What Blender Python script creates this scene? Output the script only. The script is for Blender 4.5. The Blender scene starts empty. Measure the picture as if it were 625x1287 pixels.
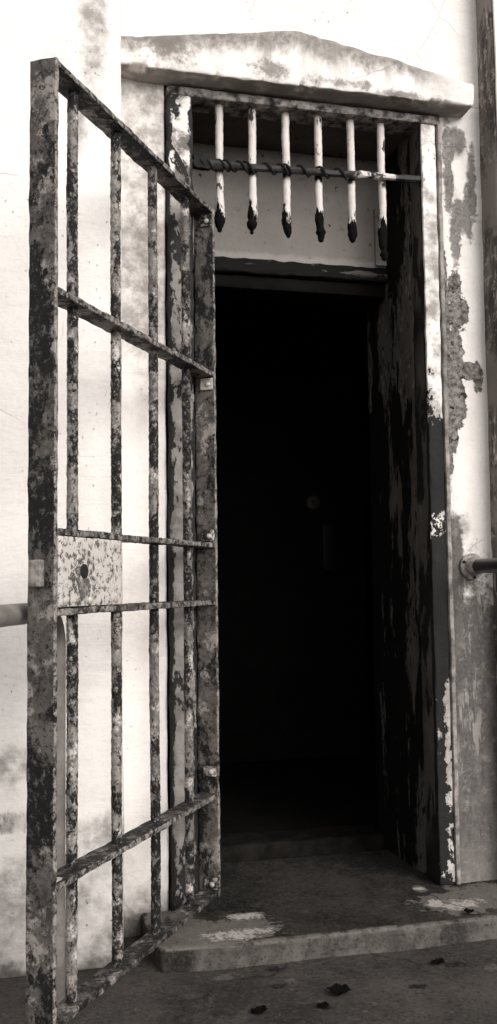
import bpy, math, random
from mathutils import Vector, Matrix, noise
random.seed(7)
PI = math.pi
S = bpy.context.scene
COL = S.collection

# ------------------------------------------------------------------ mesh builder
class MB:
    def __init__(s): s.v = []; s.f = []
    def add(s, vs, fs):
        b = len(s.v); s.v += [Vector(p) for p in vs]; s.f += [tuple(b + i for i in f) for f in fs]

def nz(p, scale, seed=0.0):
    q = Vector(p) * scale + Vector((seed * 3.1, seed * 7.7, seed * 1.3))
    return noise.noise(q)
def nv(p, scale, seed=0.0):
    q = Vector(p) * scale + Vector((seed * 3.1, seed * 7.7, seed * 1.3))
    return noise.noise_vector(q)

def rough_box(mb, lo, hi, step, amp=0.0, scale=12.0, seed=0.0, bevel=0.0, fn=None):
    """box with gridded faces, worn corners and uneven surfaces"""
    n = [max(1, int(math.ceil((hi[i] - lo[i]) / step[i]))) for i in range(3)]
    co = []
    for i in range(3):
        L = [lo[i] + (hi[i] - lo[i]) * k / n[i] for k in range(n[i] + 1)]
        if bevel > 0 and (hi[i] - lo[i]) > 3 * bevel:
            L = sorted(set(L + [lo[i] + bevel, hi[i] - bevel]))
        co.append(L)
    m = [len(c) - 1 for c in co]
    idx = {}
    vs = []; fs = []
    def V(a):
        if a in idx: return idx[a]
        p = Vector((co[0][a[0]], co[1][a[1]], co[2][a[2]]))
        on = [i for i in range(3) if a[i] in (0, m[i])]
        q = p.copy()
        if bevel > 0 and len(on) >= 2:
            for i in on:
                q[i] += bevel * (0.3 if len(on) == 2 else 0.42) * (1 if a[i] == 0 else -1)
        if amp: q += nv(p, scale, seed) * amp + nv(p, scale * 3.3, seed + 5) * amp * 0.4
        if fn: q = fn(p, q)
        idx[a] = len(vs); vs.append(q); return idx[a]
    for ax in range(3):
        u, w = (ax + 1) % 3, (ax + 2) % 3
        for side in (0, m[ax]):
            for i in range(m[u]):
                for j in range(m[w]):
                    q = []
                    for (di, dj) in ((0, 0), (1, 0), (1, 1), (0, 1)):
                        a = [0, 0, 0]; a[ax] = side; a[u] = i + di; a[w] = j + dj
                        q.append(V(tuple(a)))
                    fs.append(tuple(q) if side else tuple(reversed(q)))
    mb.add(vs, fs)

def tube(mb, path, rad, n=12, amp=0.0, scale=40.0, seed=0.0, caps=True):
    """tube along points; rad is a number or list"""
    P = [Vector(p) for p in path]
    R = rad if isinstance(rad, (list, tuple)) else [rad] * len(P)
    t0 = (P[1] - P[0]).normalized()
    ref = Vector((0, 0, 1)) if abs(t0.z) < 0.9 else Vector((1, 0, 0))
    nrm = t0.cross(ref).normalized()
    vs = []; fs = []
    for k, p in enumerate(P):
        t = (P[min(k + 1, len(P) - 1)] - P[max(k - 1, 0)]).normalized()
        nrm = (nrm - t * nrm.dot(t)).normalized()
        b = t.cross(nrm)
        for i in range(n):
            a = 2 * PI * i / n
            d = nrm * math.cos(a) + b * math.sin(a)
            r = R[k]
            q = p + d * r
            if amp:
                r += amp * (nz(q, scale, seed) + 0.6 * nz(q, scale * 2.7, seed + 3))
                q = p + d * r
            vs.append(q)
    for k in range(len(P) - 1):
        for i in range(n):
            j = (i + 1) % n
            fs.append((k * n + i, k * n + j, (k + 1) * n + j, (k + 1) * n + i))
    if caps:
        fs.append(tuple(reversed(range(n)))); fs.append(tuple((len(P) - 1) * n + i for i in range(n)))
    mb.add(vs, fs)

def line(a, b, n):
    a = Vector(a); b = Vector(b)
    return [a.lerp(b, k / n) for k in range(n + 1)]

def lathe(mb, c, axis, prof, n=20):
    """prof: list of (distance along axis, radius)"""
    axis = Vector(axis).normalized()
    path = [Vector(c) + axis * d for d, r in prof]
    ref = Vector((0, 0, 1)) if abs(axis.z) < 0.9 else Vector((1, 0, 0))
    u = axis.cross(ref).normalized(); w = axis.cross(u)
    vs = []; fs = []
    for k, (d, r) in enumerate(prof):
        for i in range(n):
            a = 2 * PI * i / n
            vs.append(path[k] + (u * math.cos(a) + w * math.sin(a)) * max(r, 1e-4))
    for k in range(len(prof) - 1):
        for i in range(n):
            j = (i + 1) % n
            fs.append((k * n + i, k * n + j, (k + 1) * n + j, (k + 1) * n + i))
    fs.append(tuple(reversed(range(n)))); fs.append(tuple((len(prof) - 1) * n + i for i in range(n)))
    mb.add(vs, fs)

ROOT = {}
def obj(name, mb, mat, parent=None, local=False, sharp=35):
    off = Vector((0, 0, 0))
    if parent is not None and not local:
        off = ROOT[parent.name]
    me = bpy.data.meshes.new(name)
    me.from_pydata([tuple(v - off) for v in mb.v], [], mb.f)
    me.validate(); me.update()
    import bmesh
    bm = bmesh.new(); bm.from_mesh(me)
    bmesh.ops.recalc_face_normals(bm, faces=bm.faces)
    bm.to_mesh(me); bm.free()
    for p in me.polygons: p.use_smooth = True
    me.set_sharp_from_angle(angle=math.radians(sharp))
    o = bpy.data.objects.new(name, me); COL.objects.link(o)
    me.materials.append(mat)
    if parent is not None:
        o.parent = parent
        ROOT[o.name] = off
    else:
        ROOT[o.name] = Vector((0, 0, 0))
    return o
def single(name, mb, mat, base, sharp=35):
    """a thing that is one mesh, with its origin at its base"""
    off = Vector(base)
    mb.v = [v - off for v in mb.v]
    o = obj(name, mb, mat, sharp=sharp); o.location = off
    ROOT[o.name] = off
    return o
def thing(name, loc, label, cat, group=None, rotz=0.0):
    o = bpy.data.objects.new(name, None); COL.objects.link(o)
    o.location = loc; o.rotation_euler = (0, 0, rotz); o.empty_display_size = 0.1
    ROOT[o.name] = Vector(loc)
    return tag(o, label, cat, group)
def tag(o, label, cat, group=None):
    o['label'] = label; o['category'] = cat
    o['kind'] = 'thing'
    if group: o['group'] = group
    return o

# ------------------------------------------------------------------ materials
def grey(v, t=1.0):
    """warm sepia grey of the toned black and white picture"""
    k = 0.5 + 0.5 * min(1, v / 0.8)
    return (v, v * (0.81 + 0.12 * k), v * (0.65 + 0.225 * k), 1)

class NT:
    def __init__(s, name, space='world'):
        s.m = bpy.data.materials.new(name); s.m.use_nodes = True
        s.t = s.m.node_tree; s.t.nodes.clear()
        s.out = s.t.nodes.new('ShaderNodeOutputMaterial')
        s.b = s.t.nodes.new('ShaderNodeBsdfPrincipled')
        s.t.links.new(s.b.outputs[0], s.out.inputs[0])
        if space == 'world':
            s.p = s.t.nodes.new('ShaderNodeNewGeometry').outputs['Position']
        else:
            s.p = s.t.nodes.new('ShaderNodeTexCoord').outputs['Object']
        sx = s.t.nodes.new('ShaderNodeSeparateXYZ'); s.L(s.p, sx.inputs[0])
        s.x, s.y, s.z = sx.outputs
    def L(s, a, b): s.t.links.new(a, b)
    def put(s, v, inp):
        if isinstance(v, bpy.types.NodeSocket): s.L(v, inp)
        else: inp.default_value = v
    def math(s, op, a, b=0.0, c=0.0, clamp=False):
        n = s.t.nodes.new('ShaderNodeMath'); n.operation = op; n.use_clamp = clamp
        s.put(a, n.inputs[0]); s.put(b, n.inputs[1]); s.put(c, n.inputs[2]); return n.outputs[0]
    def vscale(s, v, sc):
        n = s.t.nodes.new('ShaderNodeVectorMath'); n.operation = 'MULTIPLY'
        s.put(v, n.inputs[0]); n.inputs[1].default_value = sc; return n.outputs[0]
    def noise(s, scale, detail=4, rough=0.55, stretch=(1, 1, 1), dist=0.0, off=0.0):
        n = s.t.nodes.new('ShaderNodeTexNoise'); v = s.p
        if stretch != (1, 1, 1): v = s.vscale(v, stretch)
        if off:
            a = s.t.nodes.new('ShaderNodeVectorMath'); a.operation = 'ADD'
            s.L(v, a.inputs[0]); a.inputs[1].default_value = (off, off * 1.7, off * 2.3); v = a.outputs[0]
        s.L(v, n.inputs['Vector']); n.inputs['Scale'].default_value = scale
        n.inputs['Detail'].default_value = detail; n.inputs['Roughness'].default_value = rough
        n.inputs['Distortion'].default_value = dist
        return n.outputs['Fac']
    def cracks(s, scale, width, dist_amt=0.08):
        nn = s.t.nodes.new('ShaderNodeTexNoise'); s.L(s.p, nn.inputs['Vector']); nn.inputs['Scale'].default_value = 6
        mx = s.t.nodes.new('ShaderNodeVectorMath'); mx.operation = 'MULTIPLY_ADD'
        s.L(nn.outputs['Color'], mx.inputs[0]); mx.inputs[1].default_value = (dist_amt,) * 3; s.L(s.p, mx.inputs[2])
        v = s.t.nodes.new('ShaderNodeTexVoronoi'); v.feature = 'DISTANCE_TO_EDGE'
        s.L(mx.outputs[0], v.inputs['Vector']); v.inputs['Scale'].default_value = scale
        return s.step(v.outputs['Distance'], width, 0.0)
    def step(s, f, a, b):
        n = s.t.nodes.new('ShaderNodeMapRange'); n.interpolation_type = 'SMOOTHSTEP'; n.clamp = True
        s.put(f, n.inputs[0])
        lo, hi = (a, b) if a < b else (b, a)
        n.inputs[1].default_value = lo; n.inputs[2].default_value = hi
        n.inputs[3].default_value = 0.0 if a < b else 1.0; n.inputs[4].default_value = 1.0 if a < b else 0.0
        return n.outputs[0]
    def ramp(s, f, pts):
        n = s.t.nodes.new('ShaderNodeFloatCurve') if False else s.t.nodes.new('ShaderNodeValToRGB')
        s.put(f, n.inputs[0]); e = n.color_ramp.elements
        while len(e) < len(pts): e.new(0.5)
        for k, (pos, v) in enumerate(pts):
            e[k].position = pos; e[k].color = (v, v, v, 1)
        return n.outputs[0]
    def zramp(s, pts):
        """value by height: pts of (z metres, value); z from 0 to 3"""
        return s.ramp(s.math('DIVIDE', s.z, 3.0), [(z / 3.0, v) for z, v in sorted(pts)])
    def blobs(s, els, axes='xz', warp=0.5, wscale=9.0):
        """largest (1 - normalised distance) over ellipses, with a ragged edge"""
        best = None
        mask = (1, 0, 1) if axes == 'xz' else ((1, 1, 0) if axes == 'xy' else (0, 1, 1))
        for (a, b, ra, rb) in els:
            c = {'xz': (a, 0, b), 'xy': (a, b, 0), 'yz': (0, a, b)}[axes]
            r = {'xz': (ra, 1, rb), 'xy': (ra, rb, 1), 'yz': (1, ra, rb)}[axes]
            v = s.t.nodes.new('ShaderNodeVectorMath'); v.operation = 'SUBTRACT'
            s.L(s.p, v.inputs[0]); v.inputs[1].default_value = c
            w = s.t.nodes.new('ShaderNodeVectorMath'); w.operation = 'MULTIPLY'
            s.L(v.outputs[0], w.inputs[0]); w.inputs[1].default_value = tuple(m / q for m, q in zip(mask, r))
            l = s.t.nodes.new('ShaderNodeVectorMath'); l.operation = 'LENGTH'; s.L(w.outputs[0], l.inputs[0])
            d = s.math('SUBTRACT', 1.0, l.outputs['Value'])
            best = d if best is None else s.math('MAXIMUM', best, d)
        n = s.math('SUBTRACT', s.noise(wscale, 7, 0.68, off=4.2), 0.5)
        n = s.math('ADD', n, s.mul(s.math('SUBTRACT', s.noise(wscale * 3.7, 6, 0.7, off=1.9), 0.5), 0.6))
        return s.math('ADD', best, s.math('MULTIPLY', n, warp * 2))
    def mix(s, f, a, b):
        n = s.t.nodes.new('ShaderNodeMix'); n.data_type = 'RGBA'
        s.put(f, n.inputs['Factor']); s.put(a, n.inputs[6]); s.put(b, n.inputs[7]); return n.outputs[2]
    def mul(s, a, b): return s.math('MULTIPLY', a, b)
    def mx(s, a, b): return s.math('MAXIMUM', a, b)
    def done(s, col, rough=0.8, height=None, bump=0.002, metal=0.0, spec=0.3, strength=1.0):
        s.put(col, s.b.inputs['Base Color']); s.put(rough, s.b.inputs['Roughness'])
        s.b.inputs['Metallic'].default_value = metal; s.b.inputs['Specular IOR Level'].default_value = spec
        if height is not None:
            n = s.t.nodes.new('ShaderNodeBump'); n.inputs['Distance'].default_value = bump
            n.inputs['Strength'].default_value = strength
            s.L(height, n.inputs['Height']); s.L(n.outputs[0], s.b.inputs['Normal'])
        return s.m

def plaster(name, base, peel=None, grime=None, stain_and_grey=None, base_dirt_shade=(0.02, 0.32), mould=0.0, pit=0.5, gcol=0.16, extra=None, soft=None):
    n = NT(name)
    c = n.mix(n.step(n.noise(3.2, 6, 0.6), 0.35, 0.7), grey(base), grey(base * 0.93))
    c = n.mix(n.mul(n.step(n.noise(14, 7, 0.7, off=2), 0.58, 0.8), 0.25), c, grey(base * 0.65))
    # weather runs
    runs = n.step(n.noise(5, 5, 0.6, stretch=(2.2, 2.2, 0.16), off=9), 0.56, 0.75)
    c = n.mix(n.mul(runs, 0.10), c, grey(base * 0.55))
    h = n.math('MULTIPLY', n.noise(18, 8, 0.62), 1.0)
    h = n.math('ADD', h, n.mul(n.noise(4, 3, 0.5, off=7), 1.2))
    if stain_and_grey:
        m = n.step(n.blobs(stain_and_grey, warp=0.75, wscale=7), 0.05, 0.75)
        m = n.mul(m, n.step(n.noise(22, 7, 0.7, off=6), 0.25, 0.65))
        c = n.mix(n.mul(m, 0.85), c, grey(0.22))
    if soft:    # bare patches with feathered, crumbling edges
        g = n.blobs(soft, warp=1.1, wscale=13)
        m = n.mul(n.step(g, 0.0, 0.45), n.step(n.noise(48, 6, 0.75, off=37), 0.30, 0.52))
        c = n.mix(n.mul(m, 0.9), c, n.mix(n.noise(30, 5, 0.7), grey(0.07), grey(0.24)))
        h = n.math('SUBTRACT', h, n.mul(m, 1.5))
    if grime:
        g = n.blobs(grime, warp=0.7, wscale=8)
        m = n.step(g, 0.0, 0.40)
        t = n.step(n.noise(26, 8, 0.7, stretch=(1, 1, 0.45), off=11), 0.3, 0.72)
        gc = n.mix(t, grey(gcol), grey(gcol * 2.6))
        gc = n.mix(n.step(n.noise(9, 7, 0.7, stretch=(1.6, 1.6, 0.35), off=19), 0.44, 0.56), gc, grey(gcol * 0.55))
        gc = n.mix(n.step(n.noise(13, 7, 0.7, stretch=(1.4, 1.4, 0.3), off=23), 0.545, 0.62), gc, grey(min(0.6, gcol * 6.5)))
        gc = n.mix(n.mul(n.step(n.noise(30, 7, 0.75, off=29), 0.53, 0.62), 0.7), gc, grey(min(0.5, gcol * 5)))
        gc = n.mix(n.step(n.noise(60, 4, 0.7, off=3), 0.62, 0.7), gc, grey(gcol * 0.35))
        c = n.mix(n.mul(m, 0.92), c, gc)
    # dirt, moss and painted-in contact shade climbing from the foot of the wall
    lo, hi = base_dirt_shade
    foot = n.math('SUBTRACT', hi, n.z)
    foot = n.math('DIVIDE', foot, hi - lo)
    foot = n.math('ADD', foot, n.mul(n.math('SUBTRACT', n.noise(7, 7, 0.65, off=13), 0.5), 1.6))
    c = n.mix(n.mul(n.step(foot, 0.15, 1.0), 0.72), c, grey(0.22))
    c = n.mix(n.mul(n.step(foot, 0.72, 1.1), 0.88), c, grey(0.045))
    gr = n.step(n.noise(90, 5, 0.7, off=31), 0.40, 0.62)
    c = n.mix(n.mul(gr, 0.10), c, grey(base * 0.5))
    tw = n.step(n.noise(9, 6, 0.7, stretch=(0.5, 1, 2.2), dist=0.8, off=33), 0.50, 0.64)
    c = n.mix(n.mul(tw, 0.10), c, grey(base * 0.5))
    h = n.math('ADD', h, n.mul(n.noise(9, 6, 0.7, stretch=(0.5, 1, 2.2), dist=0.8, off=33), 1.0))
    if peel:
        g = n.blobs(peel, warp=0.85, wscale=15)
        m = n.step(g, 0.0, 0.06)
        rim = n.mul(n.step(g, -0.07, 0.0), n.step(g, 0.09, 0.0))
        pc = n.mix(n.step(n.noise(45, 6, 0.72, off=5), 0.32, 0.68), grey(0.05), grey(0.34))
        pc = n.mix(n.step(n.noise(26, 6, 0.72, off=8), 0.55, 0.62), pc, grey(0.03))
        c = n.mix(m, c, pc)
        c = n.mix(n.mul(rim, 0.35), c, grey(0.12))
        h = n.math('SUBTRACT', h, n.mul(m, 4.5))
        h = n.math('ADD', h, n.mul(m, n.mul(n.noise(45, 6, 0.75), 3.0)))
    if extra: c = extra(n, c)
    # pits and specks
    sp = n.mul(n.step(n.noise(70, 4, 0.65, off=1), 0.665, 0.71), n.step(n.noise(4.5, 3, 0.5, off=15), 0.42, 0.56))
    c = n.mix(n.mul(sp, pit), c, grey(0.07))
    h = n.math('SUBTRACT', h, n.mul(sp, 1.0))
    ck = n.mul(n.cracks(2.3, 0.006), n.step(n.noise(2.1, 2, 0.5, off=21), 0.52, 0.62))
    c = n.mix(n.mul(ck, 0.45), c, grey(0.15))
    return n.done(c, 0.88, h, 0.0035, spec=0.15)

def hood_mat():
    def extra(n, c):
        # black mould along the sloping top edge
        top = n.math('SUBTRACT', 2.796, n.mul(n.math('ABSOLUTE', n.math('SUBTRACT', n.x, 0.93)), 0.15))
        d = n.math('SUBTRACT', top, n.z)                     # metres below the top edge
        m = n.math('ADD', n.math('SUBTRACT', 1.0, n.math('DIVIDE', d, 0.085)),
                   n.mul(n.math('SUBTRACT', n.noise(11, 7, 0.7, stretch=(1, 1, 0.6), off=4), 0.5), 2.2))
        m = n.mul(n.step(m, 0.0, 0.7), n.step(n.x, 1.52, 1.30))
        g = n.mix(n.step(n.noise(50, 6, 0.75, off=2), 0.35, 0.7), grey(0.10), grey(0.33))
        c = n.mix(n.mul(m, 0.85), c, g)
        dr = n.mul(n.step(n.noise(16, 6, 0.65, stretch=(1, 1, 0.12), off=24), 0.52, 0.64), n.step(n.z, 2.62, 2.72))
        c = n.mix(n.mul(dr, 0.45), c, grey(0.26))
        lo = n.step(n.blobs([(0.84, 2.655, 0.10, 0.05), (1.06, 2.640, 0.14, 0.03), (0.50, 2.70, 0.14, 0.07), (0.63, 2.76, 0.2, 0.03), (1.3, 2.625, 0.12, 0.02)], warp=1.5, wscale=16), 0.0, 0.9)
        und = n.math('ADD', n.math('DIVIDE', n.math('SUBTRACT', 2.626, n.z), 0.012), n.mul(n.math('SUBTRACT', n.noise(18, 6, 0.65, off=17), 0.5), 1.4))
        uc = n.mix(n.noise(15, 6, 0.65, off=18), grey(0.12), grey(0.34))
        c = n.mix(n.mul(n.step(und, 0.2, 1.1), 0.9), c, uc)  # shade under the hood, painted into the underside colour
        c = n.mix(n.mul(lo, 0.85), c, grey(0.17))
        return c
    return plaster('hood plaster', 0.78, extra=extra, pit=0.3)

def rust_paint(name, dark=0.012, mid=0.085, light=0.24, bias=0.0, scale=1.0, gloss=0.55, space='object', lightamt=1.0, edge=False, joints=False):
    n = NT(name, space)
    a = n.noise(9 * scale, 8, 0.66, stretch=(1, 1, 0.62), dist=0.3)
    b = n.noise(34 * scale, 7, 0.72, off=3)
    big = n.noise(3.1, 3, 0.5, off=27)
    f = n.math('ADD', n.mul(a, 0.75), n.mul(b, 0.35))
    f = n.math('ADD', f, n.mul(n.math('SUBTRACT', big, 0.5), 0.22))
    if joints:   # rust gathers at the joints
        jz = n.ramp(n.math('DIVIDE', n.z, 2.2), [(0.0, 0.0)] + sorted([q for z in (0.018, 0.298, 0.878, 1.050, 1.580, 2.08) for q in ((max(0.001, (z - 0.06) / 2.2), 0.0), (z / 2.2, 1.0), ((z + 0.07) / 2.2, 0.0))]))
        f = n.math('SUBTRACT', f, n.mul(jz, 0.075))
    flake = n.step(f, 0.525 + bias, 0.562 + bias)               # paint still on
    pc = n.mix(n.step(n.noise(22 * scale, 7, 0.7, off=6), 0.3, 0.7), grey(mid * 0.5), grey(mid * 1.7))
    pc = n.mix(n.mul(n.step(n.noise(13 * scale, 7, 0.68, off=9), 0.53, 0.62), lightamt), pc, grey(light))
    dc = n.mix(n.step(n.noise(70 * scale, 5, 0.7, off=5), 0.45, 0.70), grey(dark), grey(dark * 5))
    c = n.mix(flake, dc, pc)
    fine = n.noise(60, 7, 0.78, off=44)
    c = n.mix(n.mul(n.step(fine, 0.53, 0.64), 0.45), c, grey(light * 0.7))
    c = n.mix(n.mul(n.step(fine, 0.47, 0.37), 0.7), c, grey(dark * 1.6))
    if edge:   # worn front edge, its sunlit highlight painted into the colour
        e = n.mul(n.step(n.y, -0.004, -0.0015), n.step(n.noise(45, 6, 0.75, off=12), 0.44, 0.56))
        c = n.mix(n.mul(e, 0.85), c, grey(0.30))
    wear = n.step(n.noise(55 * scale, 6, 0.75, stretch=(1, 1, 0.7), off=14), 0.56, 0.66)
    c = n.mix(n.mul(wear, 0.55), c, grey(light * 0.8))
    pit = n.step(n.noise(48 * scale, 6, 0.75, off=16), 0.55, 0.63)
    c = n.mix(n.mul(pit, 0.8), c, grey(dark))
    spk = n.step(n.noise(120 * scale, 3, 0.6, off=2), 0.60, 0.66)
    c = n.mix(n.mul(spk, 0.8), c, grey(dark * 0.7))
    h = n.math('ADD', n.mul(flake, 0.9), n.mul(n.noise(90 * scale, 5, 0.7), 0.8))
    r = n.math('SUBTRACT', 0.78, n.mul(flake, 0.78 - gloss))
    return n.done(c, r, h, 0.003, spec=0.3)

def frame_mat():
    n = NT('flaking white paint over dark wood')
    base = n.mix(n.noise(30, 6, 0.6, stretch=(1, 1, 0.08)), grey(0.005), grey(0.020))
    sidep = n.mul(n.step(n.noise(14, 7, 0.68, stretch=(1, 1, 0.3), off=15), 0.47, 0.51), n.step(n.y, 2.97, 2.98))
    base = n.mix(n.mul(sidep, n.step(n.noise(2.5, 3, 0.5, off=4), 0.35, 0.5)), base, n.mix(n.noise(30, 6, 0.7, stretch=(1, 1, 0.4), off=6), grey(0.02), grey(0.16)))
    prof = n.zramp([(0.0, 0.50), (0.40, 0.53), (0.66, 0.54), (0.74, 0.40), (0.82, 0.12), (1.15, 0.12), (1.17, 0.50), (1.255, 0.50), (1.28, 0.12), (1.50, 0.14), (1.56, 0.52), (1.68, 0.58), (2.2, 0.72), (2.6, 0.66)])
    f = n.math('ADD', prof, n.mul(n.math('SUBTRACT', n.noise(24, 7, 0.68, stretch=(1, 1, 0.55)), 0.5), 0.95))
    f = n.math('ADD', f, n.mul(n.math('SUBTRACT', n.noise(70, 5, 0.6, off=4), 0.5), 0.25))
    # lower down only the outer half of the strip keeps its paint
    f = n.math('SUBTRACT', f, n.mul(n.mul(n.step(n.x, 1.425, 1.40), n.step(n.z, 1.3, 1.1)), 0.16))
    f = n.math('SUBTRACT', f, n.mul(n.step(n.y, 2.962, 2.968), 0.5))
    m = n.step(f, 0.46, 0.49)
    wc = n.mix(n.step(n.noise(13, 6, 0.62, off=8), 0.40, 0.64), grey(0.78), grey(0.30))
    wc = n.mix(n.step(n.noise(55, 5, 0.7, off=3), 0.60, 0.68), wc, grey(0.10))
    wc = n.mix(n.mul(n.step(n.z, 1.3, 1.0), 0.65), wc, n.mix(n.noise(60, 5, 0.7, off=6), grey(0.10), grey(0.42)))
    c = n.mix(m, base, wc)
    h = n.math('ADD', n.mul(m, 1.5), n.mul(n.noise(40, 6, 0.7), 0.9))
    return n.done(c, 0.75, h, 0.004, spec=0.25)

def frame_left_mat():
    n = NT('curling white paint over black wood')
    f = n.math('ADD', n.mul(n.noise(10, 7, 0.66, stretch=(1.3, 1, 0.6), dist=0.5), 0.85), n.mul(n.noise(45, 5, 0.6, off=4), 0.2))
    low = n.step(n.z, 2.30, 2.20)
    m = n.step(n.math('SUBTRACT', f, n.mul(low, 0.0)), 0.475, 0.495)
    wc = n.mix(n.step(n.noise(12, 6, 0.62, off=8, dist=0.3), 0.44, 0.60), grey(0.72), grey(0.14))
    wc = n.mix(n.mul(low, 0.85), wc, n.mix(n.noise(9, 6, 0.65, off=1), grey(0.05), grey(0.20)))
    c = n.mix(m, grey(0.012), wc)
    ed = n.math('ADD', n.math('MINIMUM', n.math('SUBTRACT', n.x, 0.516), n.math('SUBTRACT', 0.598, n.x)), n.mul(n.math('SUBTRACT', n.noise(26, 6, 0.7, stretch=(1, 1, 0.6), off=22), 0.5), 0.06))
    c = n.mix(n.step(ed, 0.014, 0.009), c, grey(0.010))
    h = n.math('ADD', n.mul(m, 1.5), n.mul(n.noise(25, 6, 0.7, dist=0.3), 1.4))
    return n.done(c, 0.7, h, 0.005, spec=0.3)

def jamb_mat():
    n = NT('sooty jamb with hanging grey paint')
    near = n.step(n.y, 3.36, 3.08)
    f = n.math('ADD', n.mul(n.noise(7, 8, 0.66, stretch=(1, 1.6, 0.32), off=3.3), 0.9), n.mul(n.noise(38, 5, 0.6, stretch=(1, 1, 0.5), off=4), 0.2))
    f = n.math('ADD', f, n.mul(near, 0.11))
    up = n.zramp([(0.0, 0.0), (0.2, 0.0), (0.75, 0.0), (1.0, 0.0), (1.35, 0.01), (1.62, 0.0), (1.72, 0.1), (2.0, 0.1), (2.2, 0.0), (2.6, 0.0)])
    f = n.math('ADD', f, up)
    m = n.step(f, 0.625, 0.65)
    pc = n.mix(n.noise(16, 6, 0.6, stretch=(1, 1, 0.3), off=2), grey(0.03), grey(0.15))
    pc = n.mix(n.step(n.z, 1.5, 1.9), pc, n.mix(n.noise(20, 7, 0.7, stretch=(1, 1, 0.35), off=2), grey(0.02), grey(0.17)))
    pc = n.mix(n.mul(n.step(n.noise(34, 6, 0.7, stretch=(1, 1, 0.5), off=12), 0.56, 0.62), n.step(n.z, 1.3, 1.9)), pc, grey(0.22))
    pc = n.mix(n.step(n.noise(40, 6, 0.7, stretch=(1, 1, 0.4), off=14), 0.57, 0.62), pc, grey(0.008))
    c = n.mix(m, grey(0.005), pc)
    h = n.math('ADD', n.mul(m, 1.2), n.mul(n.noise(50, 6, 0.7), 0.5))
    return n.done(c, 0.85, h, 0.004, spec=0.15)

def bar_white_mat():
    n = NT('white painted bar with charred tip')
    t = n.math('ADD', n.math('SUBTRACT', n.z, 2.235), n.mul(n.math('SUBTRACT', n.noise(42, 6, 0.68, stretch=(1, 1, 0.28)), 0.5), 0.34))
    m = n.step(t, 0.02, 0.0)
    w = n.mix(n.noise(18, 5, 0.6, stretch=(1.5, 1.5, 0.3), off=2), grey(0.74), grey(0.40))
    chip = n.step(n.noise(28, 5, 0.65, stretch=(1, 1, 0.4), off=5), 0.585, 0.63)
    w = n.mix(chip, w, grey(0.05))
    burn = n.mix(n.noise(60, 5, 0.7), grey(0.0015), grey(0.005))
    c = n.mix(m, w, burn)
    n2 = n.step(n.math('ABSOLUTE', n.math('SUBTRACT', n.z, 2.365)), 0.022, 0.004)
    c = n.mix(n.mul(n2, n.step(n.noise(30, 4, 0.6, off=9), 0.44, 0.52)), c, grey(0.015))
    h = n.math('ADD', n.mul(m, 0.6), n.noise(80, 5, 0.7))
    return n.done(c, n.math('ADD', 0.55, n.mul(m, 0.4)), h, 0.002, spec=0.12)

def rod_mat():
    n = NT('sooty rod with a white stretch')
    w = n.mul(n.step(n.x, 1.13, 1.17), n.step(n.x, 1.305, 1.285))
    w = n.mul(w, n.step(n.noise(42, 6, 0.7), 0.42, 0.50))
    d = n.mix(n.noise(50, 5, 0.7), grey(0.006), grey(0.05))
    c = n.mix(w, d, grey(0.58))
    return n.done(c, 0.6, n.noise(80, 5, 0.7), 0.003)

def panel_mat():
    n = NT('grey plaster panel')
    c = n.mix(n.noise(7, 6, 0.6), grey(0.20), grey(0.32))
    c = n.mix(n.mul(n.step(n.noise(20, 6, 0.7, off=2), 0.56, 0.7), 0.5), c, grey(0.10))
    c = n.mix(n.step(n.noise(32, 4, 0.6, off=7), 0.665, 0.70), c, grey(0.05))
    edge = n.math('ADD', n.math('SUBTRACT', 2.215, n.z), n.mul(n.math('SUBTRACT', n.noise(20, 5, 0.7), 0.5), 0.04))
    c = n.mix(n.mul(n.step(edge, 0.0, 0.02), 0.7), c, grey(0.42))
    return n.done(c, 0.85, n.noise(30, 6, 0.65), 0.003, spec=0.15)

def beam_mat():
    n = NT('charred beam with paint remains')
    f = n.noise(13, 7, 0.68, stretch=(0.5, 1, 1.5), off=2)
    m = n.mul(n.step(f, 0.57, 0.60), n.step(n.z, 2.13, 2.15))
    c = n.mix(m, grey(0.006), grey(0.12))
    return n.done(c, 0.8, n.math('ADD', m, n.noise(40, 6, 0.7, stretch=(0.3, 1, 1))), 0.004, spec=0.2)

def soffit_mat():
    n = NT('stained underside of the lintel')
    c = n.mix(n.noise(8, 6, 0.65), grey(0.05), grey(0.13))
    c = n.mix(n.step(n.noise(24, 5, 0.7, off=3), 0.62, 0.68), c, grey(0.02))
    return n.done(c, 0.85, n.noise(25, 6, 0.65), 0.003, spec=0.15)

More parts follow.
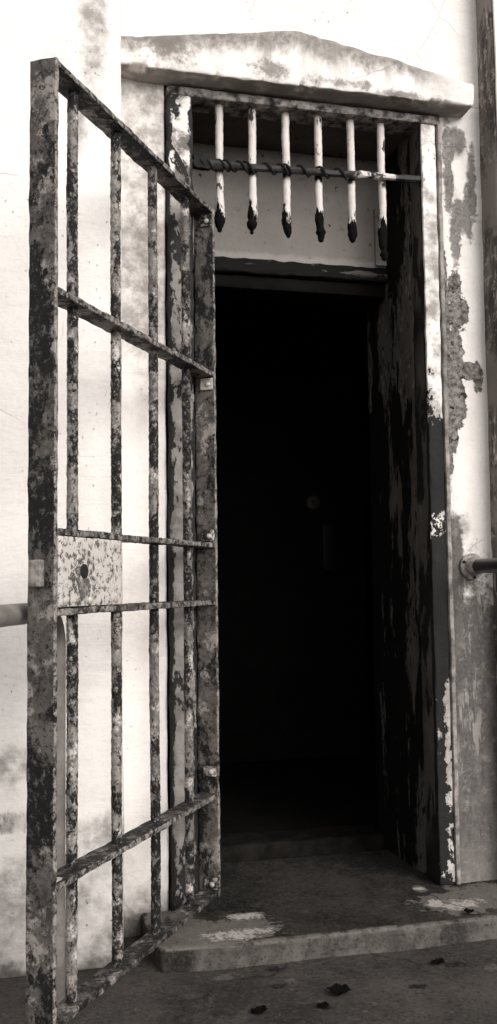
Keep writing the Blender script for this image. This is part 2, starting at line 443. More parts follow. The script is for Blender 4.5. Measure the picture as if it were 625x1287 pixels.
def ground_mat():
    n = NT('dark worn concrete')
    c = n.mix(n.step(n.noise(2.6, 7, 0.62, dist=0.4), 0.3, 0.72), grey(0.023), grey(0.068))
    c = n.mix(n.mul(n.step(n.noise(11, 8, 0.7, off=3), 0.52, 0.72), 0.7), c, grey(0.085))
    c = n.mix(n.mul(n.step(n.noise(6, 7, 0.65, off=8), 0.56, 0.72), 0.8), c, grey(0.012))
    c = n.mix(n.step(n.noise(85, 4, 0.65, off=5), 0.655, 0.70), c, grey(0.010))
    c = n.mix(n.mul(n.step(n.noise(60, 3, 0.6, off=12), 0.66, 0.70), 0.7), c, grey(0.15))
    # dark spots and two pale scuffs
    sp = n.step(n.blobs([(0.735, 2.615, 0.03, 0.022), (0.71, 2.505, 0.03, 0.022), (1.21, 2.51, 0.035, 0.02), (0.79, 2.352, 0.022, 0.018), (1.05, 2.40, 0.03, 0.02)], 'xy', warp=1.4, wscale=28), 0.1, 0.5)
    c = n.mix(sp, c, grey(0.006))
    pale = n.step(n.blobs([(0.756, 2.531, 0.035, 0.025), (1.30, 2.46, 0.05, 0.03), (0.60, 2.60, 0.05, 0.03)], 'xy', warp=1.6, wscale=36), 0.25, 0.7)
    c = n.mix(n.mul(pale, 0.7), c, grey(0.12))
    ck = n.mul(n.cracks(1.7, 0.012, 0.12), n.step(n.noise(1.3, 2, 0.5, off=2), 0.45, 0.6))
    c = n.mix(n.mul(ck, 0.7), c, grey(0.008))
    gt = n.noise(95, 5, 0.78, off=41)
    c = n.mix(n.mul(n.step(gt, 0.50, 0.62), 0.45), c, grey(0.085))
    c = n.mix(n.mul(n.step(gt, 0.46, 0.36), 0.75), c, grey(0.006))
    r = n.math('ADD', 0.62, n.mul(n.noise(9, 5, 0.6, off=4), 0.3))
    h = n.math('ADD', n.noise(30, 8, 0.68), n.mul(n.noise(7, 3, 0.5, off=6), 1.2))
    return n.done(c, r, h, 0.005, spec=0.22)

def step_mat():
    n = NT('worn step with paint remains')
    c = n.mix(n.step(n.noise(5, 7, 0.65, dist=0.5), 0.3, 0.7), grey(0.011), grey(0.040))
    c = n.mix(n.mul(n.step(n.noise(16, 8, 0.7, off=3), 0.55, 0.7), 0.7), c, grey(0.060))
    top = n.step(n.z, 0.052, 0.058)
    pl = n.blobs([(0.60, 2.75, 0.21, 0.13), (0.71, 2.86, 0.06, 0.05), (0.50, 2.85, 0.08, 0.2), (0.70, 2.72, 0.08, 0.06)], 'xy', warp=0.95, wscale=13)
    pr = n.blobs([(1.37, 2.80, 0.14, 0.11), (1.31, 2.95, 0.025, 0.04), (1.50, 2.82, 0.18, 0.14), (1.29, 2.80, 0.05, 0.04)], 'xy', warp=0.95, wscale=14)
    m = n.mul(n.step(n.mx(pl, pr), 0.0, 0.12), top)
    pc = n.mix(n.noise(20, 7, 0.68, off=4), grey(0.085), grey(0.20))
    hi = n.step(n.blobs([(0.66, 2.72, 0.12, 0.045), (0.73, 2.86, 0.06, 0.035), (1.36, 2.78, 0.10, 0.05), (1.31, 2.955, 0.03, 0.02), (1.30, 2.80, 0.04, 0.05)], 'xy', warp=1.6, wscale=30), 0.1, 0.6)
    pc = n.mix(n.mul(hi, 0.85), pc, grey(0.50))
    c = n.mix(m, c, pc)
    # the front face and its worn nose are paler than the tread
    fr = n.step(n.y, 2.662, 2.655)
    fc = n.mix(n.step(n.noise(18, 7, 0.7, off=7), 0.35, 0.65), grey(0.05), grey(0.12))
    fc = n.mix(n.mul(n.step(n.blobs([(1.28, 0.03, 0.05, 0.05)], 'xz', warp=0.4, wscale=20), 0.0, 0.3), 0.8), fc, grey(0.015))
    c = n.mix(n.mul(fr, 0.9), c, fc)
    nose = n.mul(n.step(n.y, 2.672, 2.658), n.step(n.noise(26, 5, 0.7, off=9), 0.40, 0.55))
    c = n.mix(n.mul(nose, n.mul(top, 0.8)), c, grey(0.14))
    ckl = n.mul(n.step(n.math('ABSOLUTE', n.math('SUBTRACT', n.math('ADD', n.x, n.mul(n.math('SUBTRACT', n.noise(12, 3, 0.5), 0.5), 0.06)), n.math('ADD', 1.338, n.mul(n.math('SUBTRACT', n.y, 2.80), -0.35)))), 0.004, 0.0015), n.mul(n.step(n.y, 2.68, 2.70), n.step(n.y, 2.93, 2.91)))
    c = n.mix(n.mul(ckl, 0.8), c, grey(0.01))
    c = n.mix(n.step(n.noise(80, 4, 0.65, off=5), 0.66, 0.70), c, grey(0.010))
    gt = n.noise(95, 5, 0.78, off=41)
    c = n.mix(n.mul(n.step(gt, 0.50, 0.62), 0.45), c, grey(0.085))
    c = n.mix(n.mul(n.step(gt, 0.46, 0.36), 0.75), c, grey(0.006))
    h = n.math('ADD', n.noise(30, 8, 0.72), n.mul(m, 0.6))
    return n.done(c, 0.72, h, 0.004, spec=0.2)

def lock_mat():
    n = NT('scratched pale lock plate', 'object')
    c = n.mix(n.noise(18, 6, 0.6), grey(0.60), grey(0.40))
    d = n.math('ADD', n.noise(60, 7, 0.75, off=2), n.mul(n.step(n.blobs([(0.845, 0.945, 0.075, 0.075)], 'xz', warp=0.2), -0.3, 0.7), 0.075))
    c = n.mix(n.step(d, 0.50, 0.60), c, grey(0.06))
    c = n.mix(n.mul(n.step(n.blobs([(0.845, 0.925, 0.03, 0.035)], 'xz', warp=0.3, wscale=30), 0.0, 0.6), 0.7), c, grey(0.10))
    sc = n.step(n.noise(30, 5, 0.7, stretch=(1, 1, 3.5), off=6), 0.64, 0.68)
    c = n.mix(n.mul(sc, 0.6), c, grey(0.13))
    return n.done(c, 0.55, n.noise(60, 6, 0.7), 0.0015, spec=0.4)

def plain(name, a, b, scale=20, rough=0.6, space='object', bump=0.001, spec=0.35, metal=0.0):
    n = NT(name, space)
    c = n.mix(n.step(n.noise(scale, 7, 0.68), 0.35, 0.68), grey(a), grey(b))
    return n.done(c, rough, n.noise(scale * 3, 6, 0.7), bump, spec=spec, metal=metal)

M = {}
M['wall'] = plaster('white limewash', 0.80,
    grime=[(0.00, 0.40, 0.16, 0.035), (-0.3, 0.38, 0.3, 0.05)],
    stain_and_grey=[(0.27, 2.62, 0.06, 0.26), (0.22, 2.35, 0.04, 0.12), (0.30, 0.36, 0.14, 0.08), (0.10, 0.22, 0.35, 0.16), (0.05, 0.55, 0.2, 0.08)], gcol=0.24)
M['niche'] = plaster('limewash beside the doorway', 0.80,
    peel=[(1.495, 2.01, 0.028, 0.07), (1.505, 1.93, 0.040, 0.07), (1.495, 1.80, 0.030, 0.12), (1.535, 1.735, 0.062, 0.030), (1.575, 1.715, 0.020, 0.045), (1.495, 1.64, 0.030, 0.10), (1.480, 1.52, 0.018, 0.06), (1.46, 1.75, 0.018, 0.40)],
    soft=[(1.515, 2.54, 0.045, 0.05), (1.485, 2.42, 0.022, 0.22), (1.572, 2.38, 0.020, 0.13), (1.535, 2.27, 0.055, 0.06), (1.505, 2.20, 0.022, 0.16), (1.555, 2.30, 0.02, 0.12)],
    grime=[(1.56, 0.76, 0.14, 0.40), (1.54, 0.40, 0.18, 0.50), (1.54, 0.12, 0.2, 0.3), (1.47, 0.7, 0.05, 0.7), (1.48, 1.06, 0.03, 0.2)],
    stain_and_grey=[(1.52, 2.50, 0.05, 0.05), (1.49, 2.36, 0.025, 0.12), (1.565, 2.38, 0.02, 0.12), (1.51, 2.27, 0.03, 0.10), (0.45, 2.5, 0.16, 0.5), (0.44, 2.0, 0.14, 0.5), (1.51, 1.2, 0.035, 0.06)], gcol=0.032)  # the two patches left of the doorway simply grey the niche there
M['pier'] = plaster('grimy pier plaster with painted shade', 0.24, base_dirt_shade=(0.02, 0.6),
    grime=[(1.62, 0.55, 0.3, 0.95), (1.62, 2.0, 0.4, 0.25), (1.62, 2.7, 0.4, 0.3), (1.62, 1.5, 0.4, 0.12)], gcol=0.09)  # grime, over a dark base that carries the shade of the left side
M['hood'] = hood_mat()
M['frame'] = frame_mat(); M['frame_left'] = frame_left_mat()
M['jamb'] = jamb_mat(); M['soffit'] = soffit_mat(); M['panel'] = panel_mat(); M['beam'] = beam_mat()
M['bar_white'] = bar_white_mat(); M['rod'] = rod_mat()
M['black'] = plain('unlit cell black', 0.006, 0.011, 5, 0.95, 'world', spec=0.05)  # near-black colour stands in for the darkness inside the cell
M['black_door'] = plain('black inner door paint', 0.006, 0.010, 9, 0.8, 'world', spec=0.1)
M['ground'] = ground_mat(); M['step'] = step_mat()
M['gate'] = rust_paint('flaking gate paint', 0.003, 0.10, 0.38, -0.015, 1.0)
M['bar'] = rust_paint('flaking bar paint', 0.003, 0.13, 0.46, -0.01, 1.5, joints=True)
M['stile'] = rust_paint('flaking stile paint', 0.0025, 0.065, 0.25, -0.015, 0.72, edge=True)
M['gate_pale'] = rust_paint('pale flaking gate paint', 0.004, 0.18, 0.55, -0.01, 1.6, joints=True)
M['rail'] = rust_paint('worn crossrail paint', 0.004, 0.055, 0.24, 0.01, 1.4, edge=True)
M['lock'] = lock_mat()
M['bare'] = plain('bare pale iron', 0.28, 0.50, 40, 0.45, metal=0.0)
M['hole'] = plain('dark hollow', 0.006, 0.012, 40, 0.9)
M['pipe'] = plain('dark handrail paint', 0.006, 0.018, 18, 0.36, spec=0.5)
M['pipe_grey'] = plain('grey handrail paint', 0.11, 0.20, 14, 0.5)
M['flange'] = plain('pale painted flange', 0.16, 0.42, 30, 0.55)
M['leaf'] = plain('dry dark leaf', 0.002, 0.007, 60, 0.9, spec=0.05)

# ------------------------------------------------------------------ ground
def axis(lo, hi, fine0, fine1, stp):
    a = [lo, lo * 0.4, lo * 0.15, lo * 0.05]
    a = [v for v in a if v < fine0 - 0.3]
    k = fine0
    while k < fine1: a.append(k); k += stp
    a.append(fine1)
    return a + [v for v in (hi * 0.05, hi * 0.15, hi * 0.4, hi) if v > fine1 + 0.3]
gx = axis(-60, 60, -0.8, 2.6, 0.03); gy = axis(-60, 60, 0.9, 2.9, 0.03)
mb = MB(); vs = []; fs = []
for y in gy:
    for x in gx:
        near = 1.0 if (-0.8 <= x <= 2.6 and 0.9 <= y <= 2.9) else 0.0
        vs.append((x, y, near * (0.004 * nz((x, y, 0), 3.0) + 0.002 * nz((x, y, 0), 11.0))))
nx = len(gx)
for j in range(len(gy) - 1):
    for i in range(nx - 1):
        fs.append((j * nx + i, j * nx + i + 1, (j + 1) * nx + i + 1, (j + 1) * nx + i))
mb.add(vs, fs)
g = obj('ground', mb, M['ground']); g['kind'] = 'structure'

# ------------------------------------------------------------------ the building wall
WR = thing('building_wall', (0.98, 2.97, 0.0), 'whitewashed plaster wall with a recessed doorway under a low pointed hood', 'wall')
def wave(amp, scale, seed):
    def fn(p, q): return q + Vector((0, 1, 0)) * amp * nz(p, scale, seed)
    return fn
mb = MB(); rough_box(mb, (-0.9, 2.76, -0.05), (0.350, 3.30, 5.2), (0.05, 0.2, 0.04), 0.004, 5, 1, 0.012, wave(0.006, 2, 2)); obj('wall_face', mb, M['wall'], WR)
mb = MB(); rough_box(mb, (-6, 2.775, -0.05), (-0.895, 3.30, 5.2), (0.4, 0.3, 0.4)); obj('wall_face', mb, M['wall'], WR)
mb = MB(); rough_box(mb, (0.345, 2.97, -0.05), (0.512, 3.30, 2.66), (0.03, 0.2, 0.03), 0.003, 7, 3, 0.008); obj('recess_face', mb, M['niche'], WR)
mb = MB(); rough_box(mb, (1.458, 2.97, -0.05), (1.615, 3.30, 2.66), (0.03, 0.2, 0.03), 0.003, 7, 4, 0.008, wave(0.003, 8, 5)); obj('recess_face', mb, M['niche'], WR)
mb = MB(); rough_box(mb, (0.345, 2.97, 2.661), (1.615, 3.30, 5.2), (0.05, 0.2, 0.05), 0.003, 5, 6, 0.0); obj('recess_face', mb, M['wall'], WR)
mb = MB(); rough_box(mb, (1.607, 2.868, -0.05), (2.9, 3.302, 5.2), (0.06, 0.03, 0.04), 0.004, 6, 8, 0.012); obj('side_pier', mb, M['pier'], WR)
mb = MB(); rough_box(mb, (1.616, 2.858, -0.04), (2.9, 2.866, 5.2), (0.05, 0.03, 0.04), 0.002, 6, 8, 0.0); obj('pier_front', mb, M['wall'], WR)  # added white slab keeps the front free of the painted side shade
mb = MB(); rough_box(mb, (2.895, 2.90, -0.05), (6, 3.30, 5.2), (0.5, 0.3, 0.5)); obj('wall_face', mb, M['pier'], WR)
# hood: low gable
mb = MB()
def hood_fn(p, q):
    t = (p.z - 2.616) / 0.10
    zt = 2.800 - abs(p.x - 0.93) * 0.168
    zt += 0.004 * nz((p.x, 0, 0), 9)
    q2 = q.copy(); q2.z = 2.616 + t * (zt - 2.616) + (q.z - p.z)
    if t < 0.35:
        chip = max(0.0, nz((p.x, 2, 1), 13) + 0.5 * nz((p.x, 2, 1), 37) - 0.12) * (1 - t / 0.35)
        q2.z += 0.004 * nz((p.x, p.y, 1), 14) - 0.002 + (0.030 * chip if p.y < 2.92 else 0)
        if p.y < 2.90: q2.y += 0.030 * chip
    if t > 0.8 and p.y < 2.91:
        q2.y += 0.012 * max(0.0, nz((p.x, 5, 1), 18))
    return q2
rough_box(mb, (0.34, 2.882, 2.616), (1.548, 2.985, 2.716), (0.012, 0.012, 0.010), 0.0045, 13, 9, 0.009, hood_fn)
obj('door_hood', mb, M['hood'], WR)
# reveal behind the frame
mb = MB(); rough_box(mb, (1.388, 3.064, 0.0), (1.457, 3.50, 2.60), (0.03, 0.03, 0.03), 0.004, 9, 11, 0.006); obj('door_jamb', mb, M['jamb'], WR)
mb = MB(); rough_box(mb, (0.513, 3.064, 0.0), (0.590, 3.50, 2.60), (0.03, 0.05, 0.05), 0.003, 9, 12, 0.006); obj('door_jamb', mb, M['jamb'], WR)
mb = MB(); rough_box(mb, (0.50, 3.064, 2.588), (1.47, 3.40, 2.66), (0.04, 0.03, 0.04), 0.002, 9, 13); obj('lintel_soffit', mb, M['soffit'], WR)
mb = MB(); rough_box(mb, (0.591, 3.30, 2.165), (1.387, 3.35, 2.587), (0.04, 0.05, 0.04), 0.0025, 8, 14)
rough_box(mb, (1.345, 3.284, 2.19), (1.386, 3.299, 2.40), (0.04, 0.02, 0.04), 0.001, 9, 15); obj('transom_panel', mb, M['panel'], WR)
mb = MB(); rough_box(mb, (0.591, 3.278, 2.125), (1.387, 3.37, 2.178), (0.02, 0.03, 0.012), 0.005, 26, 16, 0.006)
LB = obj('lintel_beam', mb, M['beam'], WR)
mb = MB(); rough_box(mb, (0.591, 3.30, 2.075), (1.387, 3.44, 2.122), (0.03, 0.04, 0.03), 0.002, 16, 17, 0.006); obj('stop_board', mb, M['black'], LB)
# inside of the cell
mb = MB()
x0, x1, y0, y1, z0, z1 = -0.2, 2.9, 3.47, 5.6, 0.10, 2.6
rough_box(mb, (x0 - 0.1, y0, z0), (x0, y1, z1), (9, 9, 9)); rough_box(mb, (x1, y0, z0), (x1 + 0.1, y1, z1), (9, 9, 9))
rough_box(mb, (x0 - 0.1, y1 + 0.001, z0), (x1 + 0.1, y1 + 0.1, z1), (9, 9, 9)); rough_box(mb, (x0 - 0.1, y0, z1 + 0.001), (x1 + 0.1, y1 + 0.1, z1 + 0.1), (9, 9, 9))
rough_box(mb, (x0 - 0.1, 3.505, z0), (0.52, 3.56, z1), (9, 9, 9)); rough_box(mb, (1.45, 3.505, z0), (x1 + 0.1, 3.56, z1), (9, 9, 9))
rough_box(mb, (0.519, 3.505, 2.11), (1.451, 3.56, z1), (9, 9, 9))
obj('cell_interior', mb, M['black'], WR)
mb = MB(); rough_box(mb, (-0.4, 3.60, -0.05), (3.1, 5.8, 0.105), (9, 9, 9)); f = obj('floor', mb, M['black']); f['kind'] = 'structure'

# inner door, barely visible in the dark
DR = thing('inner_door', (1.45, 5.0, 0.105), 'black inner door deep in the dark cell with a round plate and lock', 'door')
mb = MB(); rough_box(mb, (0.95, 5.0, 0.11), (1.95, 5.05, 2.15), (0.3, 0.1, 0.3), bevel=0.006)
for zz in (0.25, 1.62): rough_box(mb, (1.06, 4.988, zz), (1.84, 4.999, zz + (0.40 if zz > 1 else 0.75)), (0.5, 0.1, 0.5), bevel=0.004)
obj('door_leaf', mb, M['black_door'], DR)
mb = MB(); lathe(mb, (1.655, 4.999, 1.462), (0, -1, 0), [(0, .038), (.006, .038), (.010, .030), (.012, .012), (.03, .010)]); obj('round_plate', mb, plain('tarnished plate', 0.06, 0.10, 40), DR)
mb = MB(); rough_box(mb, (1.70, 4.980, 1.10), (1.76, 4.999, 1.34), (.1, .1, .1), bevel=.004); obj('lock_case', mb, plain('dark lock case', 0.010, 0.014, 40), DR)

# ------------------------------------------------------------------ door frame
def edge_wave(seed):
    def fn(p, q): return q + Vector((0.003 * nz(p, 14, seed), 0.004 * nz(p, 9, seed + 2), 0))
    return fn
mb = MB(); rough_box(mb, (0.516, 2.956, 2.577), (1.453, 3.062, 2.606), (0.015, 0.02, 0.01), 0.003, 22, 24, 0.005); FR = obj('door_frame', mb, plain('peeling head paint', 0.012, 0.42, 26, 0.8, 'world', 0.005), WR)
mb = MB(); rough_box(mb, (1.383, 2.956, 0.063), (1.436, 3.062, 2.575), (0.012, 0.02, 0.02), 0.002, 30, 21, 0.005, edge_wave(1)); RJ = obj('jamb', mb, M['frame'], FR)
mb = MB(); rough_box(mb, (1.438, 2.948, 0.063), (1.453, 2.985, 2.575), (0.01, 0.02, 0.02), 0.0012, 30, 22, 0.004, edge_wave(3)); obj('edge_moulding', mb, plain('grey moulding paint', 0.10, 0.34, 24, 0.7, 'world'), FR)
mb = MB(); rough_box(mb, (0.516, 2.952, 0.063), (0.598, 3.062, 2.575), (0.012, 0.02, 0.015), 0.004, 22, 23, 0.006, edge_wave(5)); obj('jamb', mb, M['frame_left'], FR)

# ------------------------------------------------------------------ step and inner sill
mb = MB()
def step_fn(p, q):
    # ragged left end and a softened nose
    q2 = q.copy()
    if p.x < 0.62 and p.y < 2.80:
        k = (0.62 - p.x) / 0.2 * (2.80 - p.y) / 0.15
        q2.y += 0.022 * k; q2.x += 0.010 * k
    if p.y < 2.70: q2.y += 0.004 * nz((p.x, 0, p.z), 9, 3)
    return q2
rough_box(mb, (0.425, 2.648, -0.02), (1.95, 3.42, 0.062), (0.025, 0.03, 0.016), 0.003, 14, 31, 0.010, step_fn)
st = single('door_step', mb, M['step'], (0.98, 2.9, 0.0)); tag(st, 'low dark concrete doorstep with pale worn patches at both ends', 'step')
mb = MB(); rough_box(mb, (0.592, 3.421, 0.02), (1.386, 3.598, 0.116), (0.03, 0.03, 0.03), 0.002, 12, 32, 0.006)
sl = single('door_sill', mb, plain('dark sill concrete', 0.007, 0.016, 12, 0.95, 'world', spec=0.04), (0.98, 3.5, 0.06)); tag(sl, 'raised dark sill at the back of the doorstep, under the black opening', 'sill')

# ------------------------------------------------------------------ transom grille
TG = thing('transom_grille', (0.98, 3.0, 2.15), 'six white iron bars with charred loose ends hanging above the doorway', 'grille')
tips = [(0.695, 2.158, 2.245), (0.804, 2.160, 2.265), (0.919, 2.158, 2.23), (1.031, 2.152, 2.225), (1.146, 2.158, 2.22), (1.255, 2.105, 2.22)]
for k, (x, zt, zb) in enumerate(tips):
    mb = MB(); n = 90; path = []; rad = []
    for i in range(n + 1):
        z = 2.582 + (zt - 2.582) * i / n
        d = z - zt
        r = 0.0128 if k < 5 or z > 2.2 else 0.012
        if z < zb + 0.03:
            r += 0.0026 * math.sin(min(1, max(0, (zb + 0.03 - z) / (zb + 0.03 - zt))) * PI) ** 1.0
        if d < 0.022: r *= 0.45 + 0.55 * (d / 0.022)
        if d < 0.002: r = 0.003
        wob = 0.010 * max(0, 1 - d / 0.10)
        r *= 1 + max(0, 1 - d / 0.13) * (0.55 * nz((x * 9, 1, z), 38) + 0.4 * nz((x * 9, 4, z), 90))
        path.append((x + 0.002 * nz((x, 0, z), 8) + wob * nz((x * 9, 0, z), 14), 3.0 + 0.002 * nz((x, 5, z), 8), z)); rad.append(r)
    tube(mb, path, rad, 14, 0.0013, 60, k + 1.0)
    # smooth where the white paint is whole
    obj('bar', mb, M['bar_white'], TG, sharp=60)
mb = MB()
pth = []
for i in range(61):
    x = 0.592 + (1.402 - 0.592) * i / 60
    pth.append((x, 2.975 + 0.003 * nz((x, 0, 0), 9), 2.366 + 0.022 * (x - 0.59) / 0.8 + 0.004 * nz((x, 3, 0), 7)))
tube(mb, pth, [0.0115 + 0.004 * max(0, 1 - abs(i - 6) / 7) for i in range(61)], 10, 0.003, 50, 3)
obj('cross_rod', mb, M['rod'], TG)
mb = MB()
for (a, b, ph) in ((0.62, 0.93, 0), (0.62, 0.80, 2.1), (0.88, 1.12, 1.0)):
    p2 = []
    for i in range(90):
        x = a + (b - a) * i / 89
        an = ph + (x - a) * 95
        p2.append((x, 2.975 + 0.016 * math.cos(an), 2.366 + 0.022 * (x - 0.59) / 0.8 + 0.016 * math.sin(an)))
    tube(mb, p2, 0.0042, 6, 0.001, 60, 5)
rough_box(mb, (0.600, 2.96, 2.35), (0.655, 2.99, 2.395), (0.01, 0.01, 0.01), 0.006, 40, 3)
obj('binding_wire', mb, M['hole'], TG)

# ------------------------------------------------------------------ the barred gate
hx, hy = 0.6634, 2.9407
gxv, gyv = -0.55630, -0.83098
rot = math.atan2(gyv, gxv)
GW = 0.968; DP = 0.066
GT = thing('barred_gate', (hx, hy, 0.10), 'tall rusted iron barred gate standing open, hung on the left of the doorway', 'gate', rotz=rot)
OZ = 0.10
def gobj(name, mb, mat, parent=None, sharp=35):
    mb.v = [v - Vector((0, 0, OZ)) for v in mb.v]
    o = obj(name, mb, mat, parent or GT, local=True, sharp=sharp); return o
def gbox(lo, hi, step, amp, scale, seed, bevel=0.0, fn=None):
    mb = MB(); rough_box(mb, lo, hi, step, amp, scale, seed, bevel, fn); return mb
ST = [0.02, 0.012, 0.02]
# stiles
near = gobj('stile', gbox((GW - 0.013, -DP - 0.002, 0.03), (GW, 0.0, 2.206), (0.007, 0.011, 0.018), 0.0022, 28, 41, 0.003), M['stile'])
hng = gobj('stile', gbox((0.0, -DP, 0.10), (0.013, 0.0, 2.206), (0.007, 0.011, 0.018), 0.0022, 28, 42, 0.003), M['stile'])
# crossrails
rails = []
for k, (z0, z1) in enumerate(((2.190, 2.204), (1.672, 1.688), (1.142, 1.157), (0.968, 0.984), (0.391, 0.406), (0.103, 0.119))):
    def sag(p, q, k=k):
        return q + Vector((0, 0.003 * nz((p.x, k, 0), 10), 0.002 * nz((p.x, 7, k), 6)))
    if k == 5:   # the bottom rail is eaten ragged along its front edge
        def sag(p, q, k=k):
            q2 = q + Vector((0, 0, 0.002 * nz((p.x, 7, k), 6)))
            if p.y > -0.01: q2.y += 0.006 * nz((p.x, 3, 0), 22) - 0.003
            return q2
    rails.append(gobj('crossrail', gbox((0.014, -0.058 if k else -0.064, z0), (GW - 0.014, -0.001, z1), (0.016, 0.012, 0.008), 0.0022, 34, 50 + k, 0.003, sag), M['rail']))
# upright bars
for k, u in enumerate((0.158, 0.391, 0.614, 0.834)):
    mb = MB()
    pa = [(u + 0.0025 * nz((u, 0, z), 2.2), -0.034 + 0.002 * nz((u, 4, z), 3), z) for z in [0.118 + (2.192 - 0.118) * i / 400 for i in range(401)]]
    tube(mb, pa, [0.0130 + 0.0022 * max(0, nz((k, 3, p[2]), 9) - 0.15) for p in pa], 14, 0.0015, 130, 60 + k)
    gobj('bar', mb, M['gate_pale'] if k in (2, 3) else M['bar'], sharp=60)
# lock plate between the middle rails
LP = gobj('lock_plate', gbox((0.656, -0.005, 0.986), (GW - 0.012, 0.003, 1.140), (0.02, 0.01, 0.02), 0.0008, 20, 70, 0.002), M['lock'])
LP['label'] = 'pale scratched lock plate with keyhole and rivets'
gobj('lock_case', gbox((0.665, -0.052, 0.988), (GW - 0.015, -0.006, 1.138), (0.05, 0.05, 0.05), 0.001, 20, 71, 0.003), M['gate'])
for (u, z) in ((0.931, 1.127), (0.818, 1.127), (0.690, 1.127), (0.931, 0.998), (0.818, 0.998), (0.690, 0.998)):
    mb = MB(); lathe(mb, (u, 0.002, z), (0, 1, 0), [(0, .0095), (.003, .0092), (.006, .006), (.0075, .001)], 14); gobj('rivet', mb, M['bare'], LP)
mb = MB(); lathe(mb, (0.846, 0.0028, 1.064), (0, 1, 0), [(0, .0165), (.0025, .0165), (.0035, .012)], 18); gobj('keyhole', mb, M['hole'], LP)
# latch bolt through the near stile
mb = MB(); rough_box(mb, (GW + 0.001, -0.053, 1.030), (GW + 0.022, -0.024, 1.088), (.01, .01, .01), 0.0007, 40, 72, 0.003); gobj('latch_bolt', mb, plain('worn latch iron', 0.10, 0.30, 40, 0.5))
# riveted tabs on the hinge stile under each rail
for k, (z, s, up) in enumerate(((2.150, 0.036, 0), (1.632, 0.036, 0), (1.162, 0.036, 1), (0.455, 0.03, 1), (0.122, 0.036, 1))):
    mb = MB(); rough_box(mb, (0.0155, -0.045, z), (0.021, -0.004, z + s), (.01, .01, .01), 0.0008, 40, 80 + k, 0.0015)
    t = gobj('hinge_stile_tab', mb, M['bare'] if k == 1 else M['gate_pale'])
    mb = MB(); lathe(mb, (0.0205, -0.020, z + s * 0.45), (1, 0, 0), [(0, .008), (.003, .0078), (.006, .005), (.007, .001)], 12); gobj('rivet', mb, M['bare'], t)
mb = MB(); rough_box(mb, (0.925, -0.05, 0.407), (0.9535, -0.006, 0.4125), (.01, .01, .01), 0.0008, 40, 90, 0.001); gobj('corner_tab', mb, M['bare'])
# hinges to the frame
for z in (2.12, 1.22, 0.32):
    mb = MB(); tube(mb, line((-0.016, -0.030, z), (-0.016, -0.030, z + 0.075), 4), 0.011, 12)
    rough_box(mb, (-0.012, -0.038, z + 0.01), (0.001, -0.022, z + 0.065), (.02, .02, .02)); gobj('hinge', mb, M['gate'])

# ------------------------------------------------------------------ handrails
HR = thing('handrail', (1.53, 2.97, 1.08), 'dark round handrail fixed by a pale flange right of the doorway', 'handrail')
mb = MB(); tube(mb, line((1.53, 2.955, 1.08), (1.53, 0.95, 1.08), 34) + [(1.53, 0.95 - 0.09 * math.sin(i / 8 * PI / 2), 0.99 + 0.09 * math.cos(i / 8 * PI / 2)) for i in range(1, 9)] + [(1.53, 0.86, 0.6), (1.53, 0.86, 0.3), (1.53, 0.86, -0.01)], 0.0235, 20, 0.0006, 20, 1); obj('pipe', mb, M['pipe'], HR)
mb = MB(); lathe(mb, (1.53, 2.966, 1.08), (0, -1, 0), [(0, .043), (.007, .043), (.011, .038), (.013, .031), (.045, .0275), (.049, .024)], 28); fl = obj('flange', mb, M['flange'], HR)
for a in (0.6, 2.7, 4.8):
    mb = MB(); lathe(mb, (1.53 + 0.036 * math.cos(a), 2.956, 1.08 + 0.036 * math.sin(a)), (0, -1, 0), [(0, .005), (.004, .005), (.006, .002)], 10); obj('screw', mb, M['hole'], fl)

HL = thing('handrail', (0.150, 2.50, 0.0), 'grey bent-pipe handrail on a post behind the gate, by the left wall', 'handrail')
mb = MB()
a = Vector((0.150, 2.50, 0)); d = Vector((-0.36, -0.93, 0)).normalized()
pth = [(0.150, 2.50, z) for z in (-0.01, 0.15, 0.3, 0.45, 0.6, 0.75, 0.88)]
for i in range(1, 9):
    t = i / 8 * PI / 2
    q = a + d * (0.09 * (1 - math.cos(t))); pth.append((q.x, q.y, 0.88 + 0.09 * math.sin(t)))
for i in range(1, 22):
    q = a + d * (0.09 + i * 0.08); pth.append((q.x, q.y, 0.97))
tube(mb, pth, 0.024, 18, 0.0006, 20, 2); obj('pipe', mb, M['pipe_grey'], HL)
mb = MB(); lathe(mb, (0.150, 2.50, 0.003), (0, 0, 1), [(0, .055), (.006, .055), (.008, .05)], 24); obj('foot_plate', mb, M['pipe_grey'], HL)
q = a + d * (0.09 + 21 * 0.08)
mb = MB(); tube(mb, line((q.x, q.y, -0.01), (q.x, q.y, 0.955), 6), 0.022, 16); obj('post', mb, M['pipe_grey'], HL)

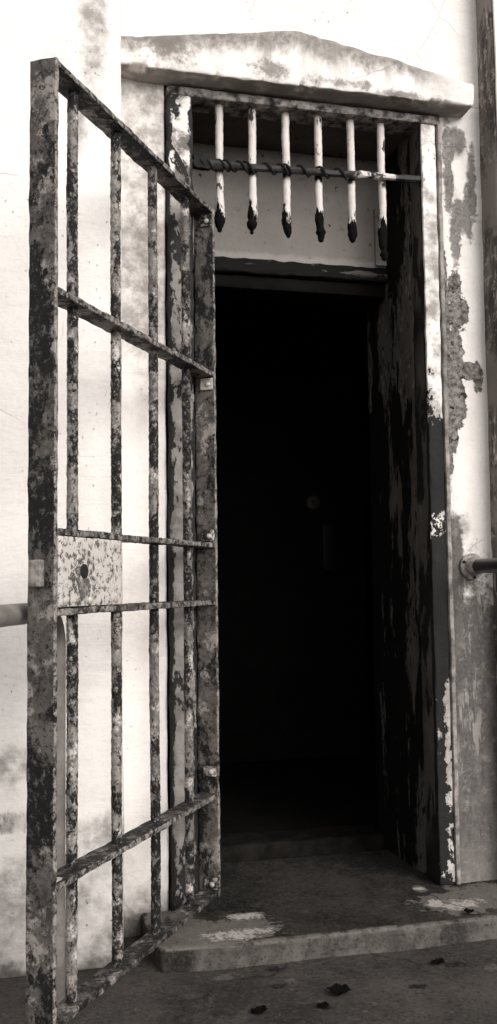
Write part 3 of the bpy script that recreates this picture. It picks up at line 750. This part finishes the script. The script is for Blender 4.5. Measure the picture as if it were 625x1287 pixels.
# ------------------------------------------------------------------ dead leaves and grit
def leaf(x, y, z, s, rz, seed, label):
    mb = MB(); n = 14; vs = []; fs = []
    for i in range(n + 1):
        t = i / n
        w = s * (0.46 + 0.16 * nz((t * 5, seed, 0), 1.7)) * math.sin(PI * min(1, t * 0.9 + 0.05)) ** 0.6
        for j in range(-3, 4):
            px = (t - 0.5) * s; py = w * j / 3
            pz = 0.004 + 0.14 * s * (abs(j) / 3) ** 2 * (0.5 + 0.5 * math.sin(t * 5 + seed)) + 0.12 * s * abs(nz((t * 3, j, seed), 1.3))
            vs.append((px + 0.05 * s * nz((t, j * 0.3, seed), 2), py, pz))
    for i in range(n):
        for j in range(6):
            k = i * 7 + j; fs.append((k, k + 1, k + 8, k + 7))
    up = len(vs)
    vs2 = [(p[0], p[1], p[2] + 0.0012) for p in vs]
    fs2 = [tuple(up + q for q in f) for f in fs]
    rim = [i * 7 for i in range(n + 1)] + [n * 7 + j for j in range(1, 7)] + [i * 7 + 6 for i in range(n - 1, -1, -1)] + [j for j in range(5, 0, -1)]
    side = [(rim[i], rim[(i + 1) % len(rim)], up + rim[(i + 1) % len(rim)], up + rim[i]) for i in range(len(rim))]
    c, s_ = math.cos(rz), math.sin(rz)
    vv = [(x + p[0] * c - p[1] * s_, y + p[0] * s_ + p[1] * c, z + p[2]) for p in vs + vs2]
    mb.add(vv, [tuple(reversed(f)) for f in fs] + fs2 + side)
    o = single('dead_leaf', mb, M['leaf'], (x, y, z)); tag(o, label, 'leaf', 'dead leaves in front of the door')
leaf(0.850, 2.421, 0.0, 0.066, 1.1, 1, 'largest dark curled dead leaf, on the concrete in front of the doorstep')
leaf(0.782, 2.352, 0.0, 0.030, 0.3, 2, 'small dark dead leaf just nearer than the largest leaf')
leaf(0.625, 2.365, 0.0, 0.040, 0.1, 3, 'flat dark dead leaf lowest in view, nearest the gate foot')
leaf(1.168, 2.522, 0.0, 0.036, -0.3, 4, 'small dark dead leaf close under the right half of the doorstep')
leaf(1.351, 2.695, 0.064, 0.030, 0.8, 5, 'tiny dark dead leaf lying on the right end of the doorstep')

# ------------------------------------------------------------------ light, camera
EL = math.radians(28); AZ = math.radians(155)
w = bpy.data.worlds.new('World'); S.world = w; w.use_nodes = True
nt = w.node_tree; bg = nt.nodes['Background']
sky = nt.nodes.new('ShaderNodeTexSky'); sky.sky_type = 'NISHITA'; sky.sun_disc = False
sky.sun_elevation = EL; sky.sun_rotation = AZ
bw = nt.nodes.new('ShaderNodeHueSaturation'); bw.inputs['Saturation'].default_value = 0.0
nt.links.new(sky.outputs[0], bw.inputs['Color']); nt.links.new(bw.outputs[0], bg.inputs[0])
bg.inputs[1].default_value = 0.105
sd = bpy.data.lights.new('sun', 'SUN'); sd.energy = 1.3; sd.angle = math.radians(34); sd.color = (1, 0.985, 0.965)
so = bpy.data.objects.new('sun', sd); COL.objects.link(so)
to = Vector((math.sin(AZ) * math.cos(EL), math.cos(AZ) * math.cos(EL), math.sin(EL)))
so.rotation_euler = to.to_track_quat('Z', 'Y').to_euler(); so.location = (3, -4, 6)

f, yaw, pitch, roll = 1233.7, 0.2536, 0.0728, -0.0118
fw = Vector((math.sin(yaw) * math.cos(pitch), math.cos(yaw) * math.cos(pitch), math.sin(pitch)))
r0 = Vector((math.cos(yaw), -math.sin(yaw), 0)); u0 = r0.cross(fw)
cr, sr = math.cos(roll), math.sin(roll)
r = cr * r0 + sr * u0; u = -sr * r0 + cr * u0
cd = bpy.data.cameras.new('camera'); co = bpy.data.objects.new('camera', cd); COL.objects.link(co)
mw = Matrix.Identity(4)
for i in range(3): mw[i][0] = r[i]; mw[i][1] = u[i]; mw[i][2] = -fw[i]
mw[0][3], mw[1][3], mw[2][3] = 0, 0, 1.032
co.matrix_world = mw
cd.sensor_fit = 'VERTICAL'; cd.sensor_height = 24; cd.lens = f / 1287 * 24
cd.clip_start = 0.05; cd.clip_end = 500
S.camera = co
S.view_settings.view_transform = 'Standard'; S.view_settings.look = 'None'
S.view_settings.exposure = 1.0; S.view_settings.gamma = 1.0; S.view_settings.use_curve_mapping = False
S.render.resolution_x = 497; S.render.resolution_y = 1024
